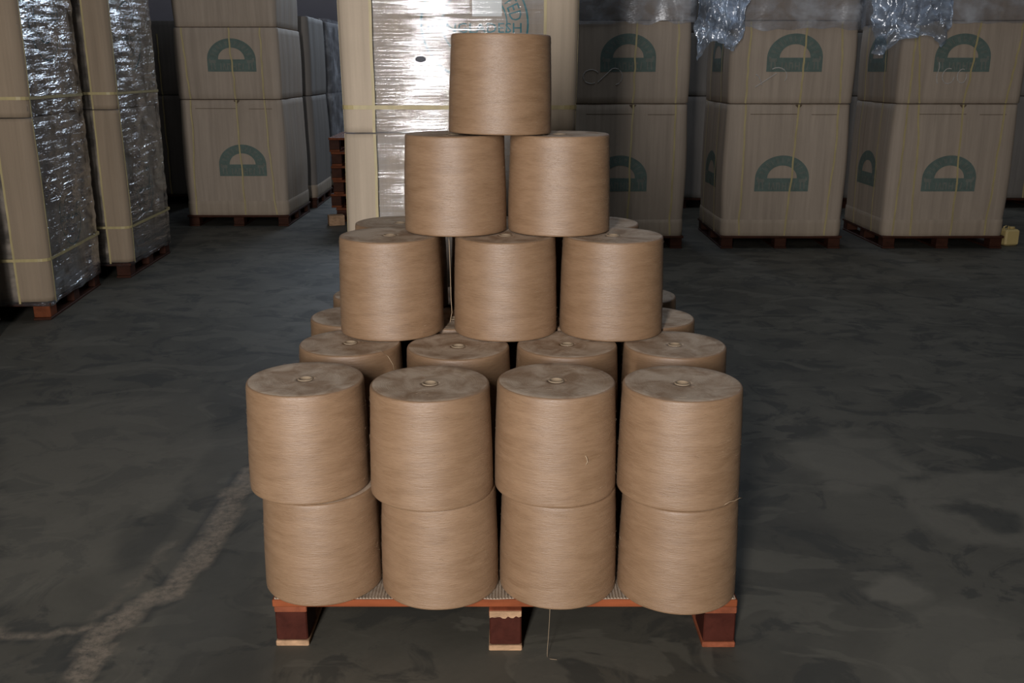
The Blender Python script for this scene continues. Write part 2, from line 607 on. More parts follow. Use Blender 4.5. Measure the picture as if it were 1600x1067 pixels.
def tube_mesh(h=0.255):
    prof = [(0.0182, h - 0.03), (0.0182, h - 0.0008), (0.0172, h - 0.0001), (0.0142, h - 0.0001), (0.0134, h - 0.0012), (0.0128, h - 0.028), (0.0005, h - 0.028)]
    V, F = lathe_geo(prof, 28)
    mi = [1 if f // 28 >= 4 else 0 for f in range(len(F))]
    return mesh('paper_tube', V, F, [M['tube'], M['tube_in']], True, mi)


CONE_ME = [cone_mesh(i + 1) for i in range(5)]
FIB_ME = [fibre_mesh(31 + i) for i in range(2)]
TUBE_ME = tube_mesh()

Z0 = 0.1315
TOPS = [Z0, 0.386, 0.643, 0.905, 1.166, 1.420]
LAYER = ['bottom layer', 'second layer', 'third layer', 'fourth layer', 'top']
ROWN = {4: ['front row', 'second row', 'third row', 'rear row'], 2: ['front row', 'rear row'], 1: ['']}
COLN = {4: ['leftmost', 'second from left', 'second from right', 'rightmost'], 3: ['leftmost', 'middle', 'rightmost'], 2: ['left', 'right']}
# centre positions (x, y, relative size) per layer and row
pos = {0: [], 1: [], 2: [], 3: [], 4: []}
pos[0].append([(-.459, 2.118, 1), (-.174, 2.102, 1), (.111, 2.104, 1), (.396, 2.082, 1)])
for k, yy in enumerate((2.398, 2.684, 2.970)):
    pos[0].append([(-.452, yy, .99), (-.168, yy + .003, .99), (.116, yy - .003, .99), (.400, yy + .002, .99)])
pos[1].append([(-.480, 2.122, 1), (-.188, 2.090, 1.015), (.102, 2.110, 1.015), (.390, 2.090, 1.01)])
pos[1].append([(-.425, 2.430, .985), (-.140, 2.398, .985), (.144, 2.416, .975), (.425, 2.412, .985)])
pos[1].append([(-.452, 2.714, .985), (-.168, 2.690, .985), (.114, 2.704, .98), (.396, 2.700, .98)])
pos[1].append([(-.440, 3.000, .97), (-.163, 2.980, .97), (.114, 2.990, .97), (.390, 2.985, .97)])
pos[2].append([(-.330, 2.570, 1.0), (-.018, 2.566, 1.0), (.272, 2.566, 1.0)])
pos[2].append([(-.335, 2.860, .99), (-.045, 2.858, .99), (.245, 2.858, .99)])
pos[3].append([(-.156, 2.662, 1), (.130, 2.662, 1)])
pos[4].append([(-.033, 2.672, .985)])
SPECIAL = {(0, 0, 1): 'tan jute yarn cone with a creased nick on its side, bottom layer, front row',
           (1, 0, 2): 'tan jute yarn cone with a pale tuft of fluff, second layer, front row',
           (4, 0, 0): 'single tan jute yarn cone at the very top of the stack'}
cones = {}
for L in range(5):
    for ri, row in enumerate(pos[L]):
        n = len(row)
        for ci, (x, y, rs) in enumerate(row):
            key = (L, ri, ci)
            lab = SPECIAL.get(key)
            if lab is None:
                lab = 'tan jute yarn cone, %s of the stack, %s, %s' % (LAYER[L], ROWN[len(pos[L])][ri], COLN[n][ci])
                lab = lab.replace(', ,', ',')
            hh = TOPS[L + 1] - TOPS[L] - (0.011 if (L, ri) == (2, 1) else 0)
            root = thing('yarn_cone', lab, 'yarn cone', (x, y, TOPS[L]), random.randrange(4) * math.pi / 2, 'jute yarn cones stacked on the pallet')
            root.scale = (rs, rs, (hh - 0.0005) / 0.255)
            ob('yarn', CONE_ME[(L * 7 + ri * 3 + ci) % 5], root)
            ob('paper_tube', TUBE_ME, root).scale = (1, 1, 1)
            f = ob('stray_fibres', FIB_ME[(ri + ci) % 2], root)
            f['kind'] = 'stuff'
            cones[key] = root
cones[(4, 0, 0)].rotation_euler = (0.0, math.radians(0.9), 0.0)
cones[(4, 0, 0)].location.z += 0.002


def loose_thread(key, pts, r=0.0007, name='loose_thread'):
    """thread given in world points, made a child of that cone"""
    root = cones[key]
    bpy.context.view_layer.update()
    inv = root.matrix_world.inverted()
    V, F = tube_geo([tuple(inv @ Vector(p)) for p in pts], r, 5)
    ob(name, mesh(name, V, F, M['fibre'], True), root)


# yarn end hanging from the bottom layer to the floor
loose_thread((0, 0, 2), [(.088, 1.985, .135), (.088, 1.978, .122), (.087, 1.977, .09), (.085, 1.976, .05), (.083, 1.975, .02), (.083, 1.972, .003), (.09, 1.965, .0015), (.105, 1.962, .0015)], 0.0005)
loose_thread((2, 0, 0), [(-.176, 2.60, .905), (-.170, 2.57, .885), (-.168, 2.56, .82), (-.167, 2.56, .74), (-.165, 2.56, .69), (-.170, 2.55, .665)], 0.0009)
loose_thread((1, 1, 0), [(-.352, 2.34, .646), (-.330, 2.325, .648), (-.312, 2.318, .636), (-.303, 2.335, .61), (-.300, 2.345, .585)])
loose_thread((1, 0, 3), [(.474, 1.976, .388), (.49, 1.985, .394), (.505, 1.995, .392), (.517, 2.005, .3935), (.527, 2.015, .390)])
loose_thread((1, 0, 2), [(.162, 1.984, .508), (.166, 1.981, .502), (.168, 1.980, .494), (.164, 1.980, .486)], 0.0012, 'fluff_tuft')
# crease on the second bottom cone
loose_thread((0, 0, 1), [(-.175, 1.980, .232), (-.160, 1.977, .234), (-.145, 1.977, .232), (-.130, 1.979, .228), (-.118, 1.984, .225)], 0.0018, 'raised_crease')


# ------------------------------------------------------------------ display pallet
pal = thing('wooden_pallet', 'reddish brown wooden pallet on the floor carrying the yarn cones', 'pallet', (-0.017, 2.015, 0))
PW, PD = 1.10, 1.16
DECK = 0.127
for i in range(7):
    y0 = i * (PD - 0.115) / 6
    ob('deck_board', box('deck_board', -PW / 2, PW / 2, y0, y0 + 0.115, DECK - 0.019, DECK, M['wood'], 0.002), pal)
LEGX = (-0.548, -0.037, 0.473)
for k, x in enumerate(LEGX):
    w = 0.077
    # front ends stand a little differently, as on a rough pallet
    fy = (0.006, -0.014, 0.0)[k]
    ob('stringer_board', box('stringer_board', x, x + w, fy, PD, DECK - 0.019 - 0.018, DECK - 0.0192, M['wood_y'], 0.002), pal)
    for j, y in enumerate((fy + 0.001, PD / 2 - 0.05, PD - 0.101)):
        ob('block', box('block', x + 0.001, x + w - 0.001, y, y + 0.1, 0.0145, DECK - 0.0372, M['wood_dark'], 0.003), pal)
    ob('runner_board', box('runner_board', x - 0.001, x + w + 0.001, fy - 0.002, PD, 0.0, 0.0143, (M['wood_pale'], M['wood_pale'], M['wood_y'])[k], 0.002), pal)
# broken pale front end of the middle stringer
V, F = [], []
rr = random.Random(3)
nseg = 12
x, w = LEGX[1], 0.077
for i in range(nseg + 1):
    u = x + 0.001 + (w - 0.002) * i / nseg
    zlo = DECK - 0.0365 + rr.uniform(-0.003, 0.004)
    for yy in (-0.0165, -0.013):
        V.append((u, yy, zlo))
        V.append((u, yy, DECK - 0.0205))
for i in range(nseg):
    a = i * 4
    b = a + 4
    F += [(a, b, b + 1, a + 1), (a + 1, b + 1, b + 3, a + 3), (a + 3, b + 3, b + 2, a + 2), (a + 2, b + 2, b, a)]
F += [(0, 1, 3, 2), (nseg * 4, nseg * 4 + 2, nseg * 4 + 3, nseg * 4 + 1)]
ob('split_end', mesh('split_end', V, F, M['wood_pale']), pal)['label'] = 'pale splintered board end above the middle block'

# corrugated sheet on the deck: flutes run front to back
V, F = [], []
pitch = 0.0075
n = int(1.09 / pitch) * 4
for i in range(n + 1):
    xx = -0.545 + 1.09 * i / n
    zc = DECK + 0.0024 + 0.0019 * math.sin(2 * math.pi * i / 4 + 0.4)
    ye = 0.004 + 0.003 * noise.noise(Vector((xx * 20, 0, 0)))
    V += [(xx, ye, zc), (xx, PD - 0.01, zc), (xx, PD - 0.01, DECK + 0.0002), (xx, ye, DECK + 0.0002)]
for i in range(n):
    a, b = i * 4, i * 4 + 4
    F += [(a, b, b + 1, a + 1), (a + 3, a, a, b, b + 3)[0:1] + (a, b, b + 3), (a + 1, b + 1, b + 2, a + 2), (a + 3, b + 3, b + 2, a + 2)[::-1]]
sheet = thing('corrugated_sheet', 'ribbed corrugated cardboard sheet between pallet deck and bottom yarn cones', 'cardboard', (-0.017, 2.015, 0), me=mesh('corrugated_sheet', V, F, M['corr']))


# ------------------------------------------------------------------ pallet loads of cartons
class Soft:
    """rounded, slightly bulging box surface; s runs round the perimeter, s = 0 is the middle of the front"""

    def __init__(self, w, d, r, seed, amp=0.006, bulge=0.012, z0=0.0, z1=1.0, off=0.0, film=0.0, fs=(3.0, 26.0)):
        self.w, self.d, self.r = w, d, r
        self.seed, self.amp, self.bulge, self.z0, self.z1, self.off = seed, amp, bulge, z0, z1, off
        self.film, self.fs = film, fs
        self.q = math.pi * r / 2
        self.a, self.b = w - 2 * r, d - 2 * r
        self.P = 2 * (self.a + self.b) + 4 * self.q

    def base(self, s):
        r, a, b, q = self.r, self.a, self.b, self.q
        s = (s + a / 2) % self.P
        for k in range(4):
            L = a if k % 2 == 0 else b
            rot = k * math.pi / 2
            if s <= L:
                u, e, an = s - L / 2, 0, 0.0
                hw = (self.d if k % 2 == 0 else self.w) / 2
                x, y, nx, ny = u, -hw, 0.0, -1.0
                break
            s -= L
            if s <= q:
                an = s / r
                hw = (self.d if k % 2 == 0 else self.w) / 2
                x, y = L / 2 + r * math.sin(an), -hw + r - r * math.cos(an)
                nx, ny = math.sin(an), -math.cos(an)
                break
            s -= q
        c, sn = math.cos(rot), math.sin(rot)
        return (x * c - y * sn, x * sn + y * c, nx * c - ny * sn, nx * sn + ny * c)

    def disp(self, s, z):
        x, y, nx, ny = self.base(s)
        t = min(max((z - self.z0) / (self.z1 - self.z0), 0), 1)
        n = noise.noise(Vector((x * 7, y * 7, z * 0.9 + self.seed * 5.3)))
        m = noise.noise(Vector((x * 2.2, y * 2.2, z * 2.2 + self.seed * 2.1)))
        o = self.off + self.bulge * math.sin(math.pi * t) + self.amp * n + self.amp * 0.9 * m
        if self.film:
            o += self.film * noise.noise(Vector((x * self.fs[0], y * self.fs[0], z * self.fs[1] + self.seed)))
            o += self.film * 0.45 * noise.noise(Vector((x * self.fs[0] * 1.5, y * self.fs[0] * 1.5, z * 7 + self.seed * 3)))
        return o

    def pt(self, s, z, off=0.0):
        x, y, nx, ny = self.base(s)
        o = self.disp(s, z) + off
        return (x + nx * o, y + ny * o, z)

    def face(self, f):
        """s at the middle of face: front, right, back, left"""
        half = self.a / 2 + self.q + self.b / 2
        return {'front': 0.0, 'right': half, 'back': self.P / 2, 'left': -half}[f]

    def geo(self, ds=0.03, dz=0.05, bev=0.008, caps=True, hem=None):
        N = max(24, int(self.P / ds))
        Mz = max(3, int((self.z1 - self.z0) / dz))
        zs = [self.z0 + (self.z1 - self.z0) * j / Mz for j in range(Mz + 1)]
        offs = [0.0] * len(zs)
        if bev:
            zs = [zs[0], zs[0] + bev] + zs[1:-1] + [zs[-1] - bev, zs[-1]]
            offs = [-bev, 0] + [0] * (Mz - 1) + [0, -bev]
        V, F = [], []
        for j, z in enumerate(zs):
            for i in range(N):
                s = self.P * i / N
                zz = z
                if hem and j == 0:
                    zz = z + hem * noise.noise(Vector((s * 6, self.seed, 0)))
                V.append(self.pt(s, zz, offs[j]))
        for j in range(len(zs) - 1):
            for i in range(N):
                k = (i + 1) % N
                F.append((j * N + i, j * N + k, (j + 1) * N + k, (j + 1) * N + i))
        if caps:
            F.append(tuple(range(N - 1, -1, -1)))
            F.append(tuple((len(zs) - 1) * N + i for i in range(N)))
        return V, F


def grid_on(S, s0, fn, nu, nv, off, V, F, mi=None, m=0):
    """fn(u, v) gives (du, z) on the face; adds a grid patch lying on the surface"""
    b = len(V)
    for j in range(nv + 1):
        for i in range(nu + 1):
            du, z = fn(i / nu, j / nv)
            V.append(S.pt(s0 + du, z, off))
    for j in range(nv):
        for i in range(nu):
            a = b + j * (nu + 1) + i
            F.append((a, a + 1, a + nu + 2, a + nu + 1))
            if mi is not None:
                mi.append(m)


def dome_emblem(S, face, cu, cz, W=0.41, H=0.27):
    """half round printed emblem: arch with lettering, bar with two small beasts and letters"""
    s0 = S.face(face)
    V, F, mi = [], [], []
    bar = 0.37 * H
    z0 = cz - H / 2
    a, bb = W / 2, H - bar
    ia, ib = a * 0.55, bb * 0.56
    grid_on(S, s0, lambda u, v: (cu - W / 2 + W * u, z0 + bar * v), 20, 3, 0.0016, V, F, mi, 0)

    def arch(u, v):
        t = math.pi * (1 - u)
        k = v
        return (cu + math.cos(t) * (ia + (a - ia) * k), z0 + bar + math.sin(t) * (ib + (bb - ib) * k))
    grid_on(S, s0, arch, 36, 3, 0.0016, V, F, mi, 0)
    rnd = random.Random(5)

    def pale(u0, u1, v0, v1, slant=0.0):
        grid_on(S, s0, lambda u, v: (cu + (u0 + (u1 - u0) * u + slant * v) * W, z0 + (v0 + (v1 - v0) * v) * H), 2, 2, 0.0026, V, F, mi, 1)
    # letters on the arch: short pale strokes
    for k in range(11):
        t = math.pi * (0.10 + 0.80 * k / 10)
        for da, r0, r1 in ((-0.035, 0.25, 0.75), (0.03, 0.25 + 0.2 * (k % 3 == 0), 0.75 - 0.25 * (k % 2))):
            def st(u, v, t=t, da=da, r0=r0, r1=r1):
                tt = t + da + (u - 0.5) * 0.035
                kk = r0 + (r1 - r0) * v
                return (cu - math.cos(tt) * (ia + (a - ia) * kk), z0 + bar + math.sin(tt) * (ib + (bb - ib) * kk))
            grid_on(S, s0, st, 1, 2, 0.0026, V, F, mi, 1)
    # two beasts at the ends of the bar: body, head, legs
    for sgn in (-1, 1):
        c = 0.385 * sgn
        pale(c - 0.07, c + 0.06, 0.26, 0.35)
        pale(c + 0.045 * sgn, c + 0.085 * sgn, 0.31, 0.41) if sgn > 0 else pale(c - 0.085, c - 0.045, 0.31, 0.39)
        pale(c - 0.045, c - 0.02, 0.06, 0.27)
        pale(c + 0.03, c + 0.055, 0.06, 0.27, -0.015)
    # lettering between them, worn down to upright strokes
    for u0, u1, v0, v1, sl in ((-.235, -.215, .05, .25, .0), (-.19, -.172, .05, .25, .03), (-.135, -.115, .05, .25, -.03), (-.10, -.08, .05, .25, 0), (-.08, -.03, .20, .25, 0),
                               (-.045, -.025, .05, .21, 0), (.01, .03, .05, .25, 0), (.03, .07, .13, .17, 0), (.075, .095, .05, .25, 0), (.13, .15, .05, .25, 0), (.15, .19, .20, .25, 0), (.15, .185, .05, .09, 0), (.215, .235, .05, .25, .02)):
        pale(u0, u1, v0, v1, sl)
    return mesh('printed_emblem', V, F, [M['print'], M['print_pale']], True, mi)


def text_geo(body, size):
    cu = bpy.data.curves.new('lettering', 'FONT')
    cu.body = body
    cu.size = size
    cu.align_x = 'CENTER'
    cu.resolution_u = 2
    o = bpy.data.objects.new('lettering', cu)
    COL.objects.link(o)
    dg = bpy.context.evaluated_depsgraph_get()
    me = bpy.data.meshes.new_from_object(o.evaluated_get(dg))
    V = [tuple(v.co) for v in me.vertices]
    F = [tuple(p.vertices) for p in me.polygons]
    bpy.data.objects.remove(o)
    bpy.data.curves.remove(cu)
    bpy.data.meshes.remove(me)
    return V, F


def seal_emblem(S, face, cu, cz, R=0.2):
    """round company seal: double ring, LIMITED on the arch, BANGLADESH below"""
    s0 = S.face(face)
    V, F = [], []
    for r0, r1 in ((0.965, 1.0), (0.585, 0.61)):
        grid_on(S, s0, lambda u, v: (cu + math.cos(2 * math.pi * u) * R * (r0 + (r1 - r0) * v), cz + math.sin(2 * math.pi * u) * R * (r0 + (r1 - r0) * v)), 72, 1, 0.0018, V, F)

    def add(txt, size, mp):
        tv, tf = text_geo(txt, size)
        b = len(V)
        for x, y, z in tv:
            du, zz = mp(x, y)
            V.append(S.pt(s0 + du, zz, 0.0018))
        F.extend(tuple(i + b for i in f) for f in tf)

    def arc(x, y):
        rr = R * 0.655 + y
        th = math.radians(37) - x * 0.70 / (R * 0.72)
        return (cu + math.cos(th) * rr, cz + math.sin(th) * rr)
    add('LIMITED', R * 0.33, arc)
    add('BANGLADESH', R * 0.25, lambda x, y: (cu + x * 1.12, cz - R * 0.155 + y))
    return mesh('printed_seal', V, F, M['teal'])


def strap_mesh(S, s0, pts, off=0.004, w=0.013):
    """pts: (du, z) along the strap on the face around s0"""
    V, F = [], []
    n = len(pts)
    for i, (du, z) in enumerate(pts):
        a, b = pts[max(i - 1, 0)], pts[min(i + 1, n - 1)]
        tx, tz = b[0] - a[0], b[1] - a[1]
        L = math.hypot(tx, tz) or 1
        px, pz = -tz / L * w / 2, tx / L * w / 2
        V += [S.pt(s0 + du + px, z + pz, off), S.pt(s0 + du - px, z - pz, off), S.pt(s0 + du - px, z - pz, off + .0012), S.pt(s0 + du + px, z + pz, off + .0012)]
    for i in range(n - 1):
        a, b = i * 4, i * 4 + 4
        for k in range(4):
            F.append((a + k, a + (k + 1) % 4, b + (k + 1) % 4, b + k))
    F += [(3, 2, 1, 0), tuple((n - 1) * 4 + k for k in range(4))]
    return mesh('strap', V, F, M['strap'])


def wander(u0, u1, z0, z1, seed, n=28, amp=0.01):
    return [(u0 + (u1 - u0) * i / n + amp * noise.noise(Vector((i * 0.23, seed * 3.3, 0))), z0 + (z1 - z0) * i / n) for i in range(n + 1)]


def ribbon(S, s0, u0, u1, z, h=0.004, off=0.0018, mat='slot', name='flap_slot'):
    V, F = [], []
    nn = max(4, int((u1 - u0) / 0.03))
    grid_on(S, s0, lambda u, v: (u0 + (u1 - u0) * u, z - h / 2 + h * v), nn, 1, off, V, F)
    return mesh(name, V, F, M[mat])


def chalk(S, s0, strokes, off=0.003, r=0.004):
    V, F = [], []
    for st in strokes:
        tube_geo([S.pt(s0 + u, z, off - 0.002) for u, z in st], r, 5, V, F)
    return mesh('chalk_scrawl', V, F, M['chalk'])


LEG_ME = {}


def load_pallet(root, w, d, z=0.10, mat='wood_back'):
    key = (round(w, 3), round(d, 3))
    if key not in LEG_ME:
        LEG_ME[key] = (box('pallet_deck', -w / 2 - .01, w / 2 + .01, -d / 2 - .01, d / 2 + .01, z - 0.02, z - .001, M[mat], 0.003),
                       box('leg', -0.045, 0.045, -0.05, 0.05, 0.0142, z - 0.0202, M[mat], 0.003),
                       box('runner', -0.047, 0.047, -d / 2 - .008, d / 2 + .008, 0, 0.014, M[mat], 0.002))
    a, b, c = LEG_ME[key]
    ob('pallet_deck', a, root)
    for x in (-w / 2 + .045, 0, w / 2 - .045):
        for y in (-d / 2 + .05, 0, d / 2 - .05):
            ob('leg', b, root, (x, y, 0))
        ob('runner', c, root, (x, 0, 0))


ZB, ZT, ZM, ZU = 0.10, 0.225, 1.09, 1.68


def strapped_load(label, x, y, rz, seed, w=0.92, d=0.92, tiers=3, top=2.25, emblem=(0.0, 0.0), straps=(), chalks=None,
                  cover=False, mat='carton', side=None, detail=True, group='strapped carton loads along the back'):
    root = thing('strapped_pallet_load', label, 'pallet load', (x, y, 0), rz, group)
    load_pallet(root, w, d)
    S1 = Soft(w, d, 0.055, seed, 0.0065, 0.012, ZB, ZM - 0.002)
    S2 = Soft(w * 1.005, d * 1.005, 0.055, seed + 1.3, 0.0065, 0.008, ZM + 0.002, ZU - 0.002 if tiers > 2 else top)
    ds = 0.025 if detail else 0.05
    V, F = S1.geo(ds)
    c1 = ob('lower_carton', mesh('lower_carton', V, F, M[mat], True), root)
    V, F = S2.geo(ds)
    c2 = ob('upper_carton', mesh('upper_carton', V, F, M[mat], True), root)
    S3 = None
    if tiers > 2:
        S3 = Soft(w * 0.985, d * 0.985, 0.055, seed + 2.6, 0.006, 0.01, ZU + 0.002, top)
        V, F = S3.geo(ds)
        ob('top_carton', mesh('top_carton', V, F, M[mat], True), root)
    if detail:
        St = Soft(w + 0.012, d + 0.012, 0.058, seed, 0.0065, 0.004, ZB - 0.004, ZT)
        V, F = St.geo(ds, 0.03, 0.003)
        ob('bottom_tray', mesh('bottom_tray', V, F, M['tray'], True), root)
        if emblem is not None:
            ob('printed_emblem', dome_emblem(S1, 'front', emblem[0], 0.577), c1)
            ob('printed_emblem', dome_emblem(S2, 'front', emblem[1], 1.455), c2)
        ob('flap_slot', ribbon(S1, 0, -0.30, 0.06, ZM - 0.075), c1)
        ob('flap_slot', ribbon(S1, 0, 0.16, 0.36, ZM - 0.078), c1)
        V, F = [], []
        grid_on(S1, 0, lambda u, v: ((min((q[1] for q in straps), key=lambda q: abs(q - .05)) if straps else 0) - 0.025 + 0.05 * u, ZM - 0.006 - 0.03 * v * (1 - 1.6 * abs(u - 0.5))), 4, 2, 0.002, V, F)
        ob('torn_notch', mesh('torn_notch', V, F, M['slot']), c1)
    if side:
        ob('printed_emblem', dome_emblem(S1, side, 0.0, 0.577), c1)
        ob('printed_emblem', dome_emblem(S2, side, 0.0, 1.455), c2)
    for k, (ut, um, ub) in enumerate(straps):
        ob('strap', strap_mesh(S2, 0, wander(ut, um, (top if not cover else ZU) - 0.02 if False else ZU - 0.004, ZM + 0.004, seed + k), 0.006), c2)
        ob('strap', strap_mesh(S1, 0, wander(um, ub, ZM - 0.004, ZB + 0.004, seed + k + 7), 0.0115), c1)
    if side and detail:
        for k, u in enumerate((-0.22, 0.2)):
            ob('strap', strap_mesh(S1, S1.face(side), wander(u, u + 0.03, ZM - 0.004, ZB, seed + 20 + k), 0.0125), c1)
            ob('strap', strap_mesh(S2, S2.face(side), wander(u - .02, u, ZU, ZM + .004, seed + 25 + k), 0.006), c2)
    if chalks:
        ob('chalk_scrawl', chalk(S2, 0, chalks), c2)
    if cover:
        Sc = Soft(w * 1.02, d * 1.02, 0.07, seed + 9, 0.016, 0.012, cover, top + 0.03, 0.014, 0.010, (5, 7))
        V, F = Sc.geo(0.02, 0.03, 0, False, 0.05)
        ob('plastic_cover', mesh('plastic_cover', V, F, M['cover'], True), root)
    return root


def scrawl(cu, cz, kind):
    if kind == 0:
        a = [[(cu - .10 + .06 * math.cos(t), cz + .05 * math.sin(t)) for t in [0.6 + i * 0.42 for i in range(12)]],
             [(cu - .05 + i * .012, cz - .04 + i * .011) for i in range(9)],
             [(cu + .075 + .055 * math.cos(t), cz + .06 * math.sin(t)) for t in [2.4 - i * 0.42 for i in range(10)]]]
    elif kind == 1:
        a = [[(cu - .10 + .05 * i / 6, cz + .03 - .002 * i * i) for i in range(7)],
             [(cu - .10 + i * .017, cz - .06 + i * .011) for i in range(10)],
             [(cu + .06 + .07 * math.cos(t), cz + .02 + .06 * math.sin(t)) for t in [2.2 - i * 0.35 for i in range(9)]]]
    else:
        a = [[(cu - .09 + .006 * math.sin(i), cz + .09 - i * .022) for i in range(8)],
             [(cu - .01 + .045 * math.cos(t), cz - .01 + .055 * math.sin(t)) for t in [1.2 + i * 0.45 for i in range(12)]],
             [(cu + .09 + .035 * math.cos(t), cz - .01 + .05 * math.sin(t)) for t in [1.2 + i * 0.45 for i in range(13)]]]
    return a


D0 = 0.92
yb = 7.37 + D0 / 2
strapped_load('strapped carton load just right of the yarn stack, plastic over its top', 0.855, yb, 0.0, 11, emblem=(-.035, -.0),
              straps=((.055, .045, .03), (.36, .365, .36)), chalks=scrawl(-.17, 1.285, 0), cover=1.655)
strapped_load('strapped carton load in the middle of the right-hand row', 2.08, yb, 0.0, 12, emblem=(-.03, .0),
              straps=((-.335, -.34, -.33), (.075, .06, .02), (.33, .36, .33)), chalks=scrawl(-.18, 1.27, 1), cover=1.62, side='left')
strapped_load('strapped carton load at the right edge beside the yellow can', 3.335, yb, 0.0, 13, emblem=(-.015, -.02),
              straps=((-.38, -.385, -.40), (-.37, -.30, -.26), (.085, .03, .05), (.40, .34, .31)), chalks=scrawl(-.10, 1.30, 2), cover=1.66, side='left')
strapped_load('strapped carton load at the left end of the far aisle', -2.42, 8.48 + D0 / 2, 0.0, 14, w=0.88, emblem=(.075, .045),
              straps=((-.36, -.33, -.36), (.035, .06, .07), (.30, .30, .34)), group='strapped carton loads along the back')
# further loads behind
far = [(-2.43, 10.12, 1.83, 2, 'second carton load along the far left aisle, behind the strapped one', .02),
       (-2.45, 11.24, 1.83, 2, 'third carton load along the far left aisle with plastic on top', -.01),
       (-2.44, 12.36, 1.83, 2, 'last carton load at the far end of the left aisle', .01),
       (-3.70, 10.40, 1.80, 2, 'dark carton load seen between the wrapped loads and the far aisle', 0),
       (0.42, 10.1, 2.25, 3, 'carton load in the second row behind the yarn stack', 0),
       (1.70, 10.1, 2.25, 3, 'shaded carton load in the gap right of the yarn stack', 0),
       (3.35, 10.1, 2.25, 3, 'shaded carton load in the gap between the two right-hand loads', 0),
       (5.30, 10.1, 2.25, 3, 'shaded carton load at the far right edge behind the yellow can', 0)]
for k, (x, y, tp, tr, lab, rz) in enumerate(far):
    o = strapped_load(lab, x, y, rz, 30 + k, tiers=tr, top=tp, mat='carton_shaded', detail=(k < 3), emblem=None,
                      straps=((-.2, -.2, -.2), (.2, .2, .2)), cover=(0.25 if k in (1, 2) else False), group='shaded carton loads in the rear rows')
    # every load keeps the carton height of the rest; the two-carton ones end at the upper carton


def corner_guard(S, s_corner, zlo, zhi, lo, hi, mat='guard', name='corner_guard'):
    V, F = [], []
    nu, nz = 14, 40
    for t in (0.0255, 0.0290):
        for j in range(nz + 1):
            for i in range(nu + 1):
                z = zlo + (zhi - zlo) * j / nz
                V.append(S.pt(s_corner + lo + (hi - lo) * i / nu, z, t))
    L = (nu + 1) * (nz + 1)
    for j in range(nz):
        for i in range(nu):
            a = j * (nu + 1) + i
            F.append((L + a, L + a + 1, L + a + nu + 2, L + a + nu + 1))
            F.append((a, a + nu + 1, a + nu + 2, a + 1))
    for j in range(nz):
        for i in (0, nu):
            a = j * (nu + 1) + i
            b = a + nu + 1
            F.append((a, L + a, L + b, b) if i == 0 else (b, L + b, L + a, a))
    for j in (0, nz):
        for i in range(nu):
            a = j * (nu + 1) + i
            F.append((a, a + 1, L + a + 1, L + a) if j == 0 else (L + a, L + a + 1, a + 1, a))
    return mesh(name, V, F, M[mat], True)


def wrapped_load(label, x, y, rz, seed, top=2.3, film='film', seals=(), wing=0.10, w=0.865, d=0.89, famp=0.004, amp=0.003, fs=(3.5, 34), leg_mat=None):
    root = thing('wrapped_pallet_load', label, 'pallet load', (x, y, 0), rz, 'film-wrapped carton loads')
    load_pallet(root, w, d)
    S1 = Soft(w, d, 0.016, seed, amp, 0.006, ZB, ZM - 0.002)
    S2 = Soft(w, d, 0.016, seed, amp, 0.006, ZM + 0.002, top)
    V, F = S1.geo(0.03)
    c1 = ob('lower_carton', mesh('lower_carton', V, F, M['carton'], True), root)
    V, F = S2.geo(0.03)
    c2 = ob('upper_carton', mesh('upper_carton', V, F, M['carton'], True), root)
    for face, u, z, R in seals:
        S, c = (S1, c1) if z < ZM else (S2, c2)
        ob('printed_seal', seal_emblem(S, face, u, z, R), c)
    # corner boards on the two visible front corners
    for sg in (-1, 1):
        sc = sg * (S1.a / 2 + S1.q / 2)
        lo, hi = -wing - S1.q / 2, S1.q / 2 + 0.012
        if sg < 0:
            lo, hi = -hi, -lo
        for S, zl, zh in ((S1, ZB + 0.01, ZM - 0.003), (S2, ZM + 0.003, top - 0.02)):
            ob('corner_guard', corner_guard(S, sc, zl, zh, lo, hi, 'guard' if film == 'film' else 'guard_brown_dim'), root)
        for k, du in enumerate((lo + 0.005, hi - 0.004)):
            ob('strap', strap_mesh(S1, sc + du, wander(0, 0, ZM - .003, ZB, seed + k, amp=.003), 0.0292, 0.011), root)
            ob('strap', strap_mesh(S2, sc + du, wander(0, 0, top - .01, ZM + .003, seed + 3 + k, amp=.003), 0.0292, 0.011), root)
    # level straps round the load
    for z in (1.19, 0.34):
        S = S2 if z > ZM else S1
        n = 420
        V, F = [], []
        for i in range(n):
            s = S.P * i / n
            for zz, o in ((z - .008, .0305), (z + .008, .0305), (z + .008, .0317), (z - .008, .0317)):
                V.append(S.pt(s, zz, o))
        for i in range(n):
            a, b = i * 4, ((i + 1) % n) * 4
            for k in range(4):
                F.append((a + k, a + (k + 1) % 4, b + (k + 1) % 4, b + k))
        ob('level_strap', mesh('level_strap', V, F, M['strap']), root)
    Sf = Soft(w, d, 0.005, seed, amp, 0.006, 0.085, top + 0.02, 0.0175, famp, fs)
    if leg_mat:
        fl = [c for c in root.children if c.name.startswith('leg') and c.location.y < -0.2 and c.location.x > 0.2][0]
        fl.data = fl.data.copy()
        fl.data.materials[0] = M[leg_mat]
        fl['label'] = 'orange-stained front pallet leg'
    V, F = Sf.geo(0.016, 0.011, 0, False, 0.02)
    ob('stretch_film', mesh('stretch_film', V, F, M[film], film == 'film'), root)
    return root, c1, c2, S1, S2


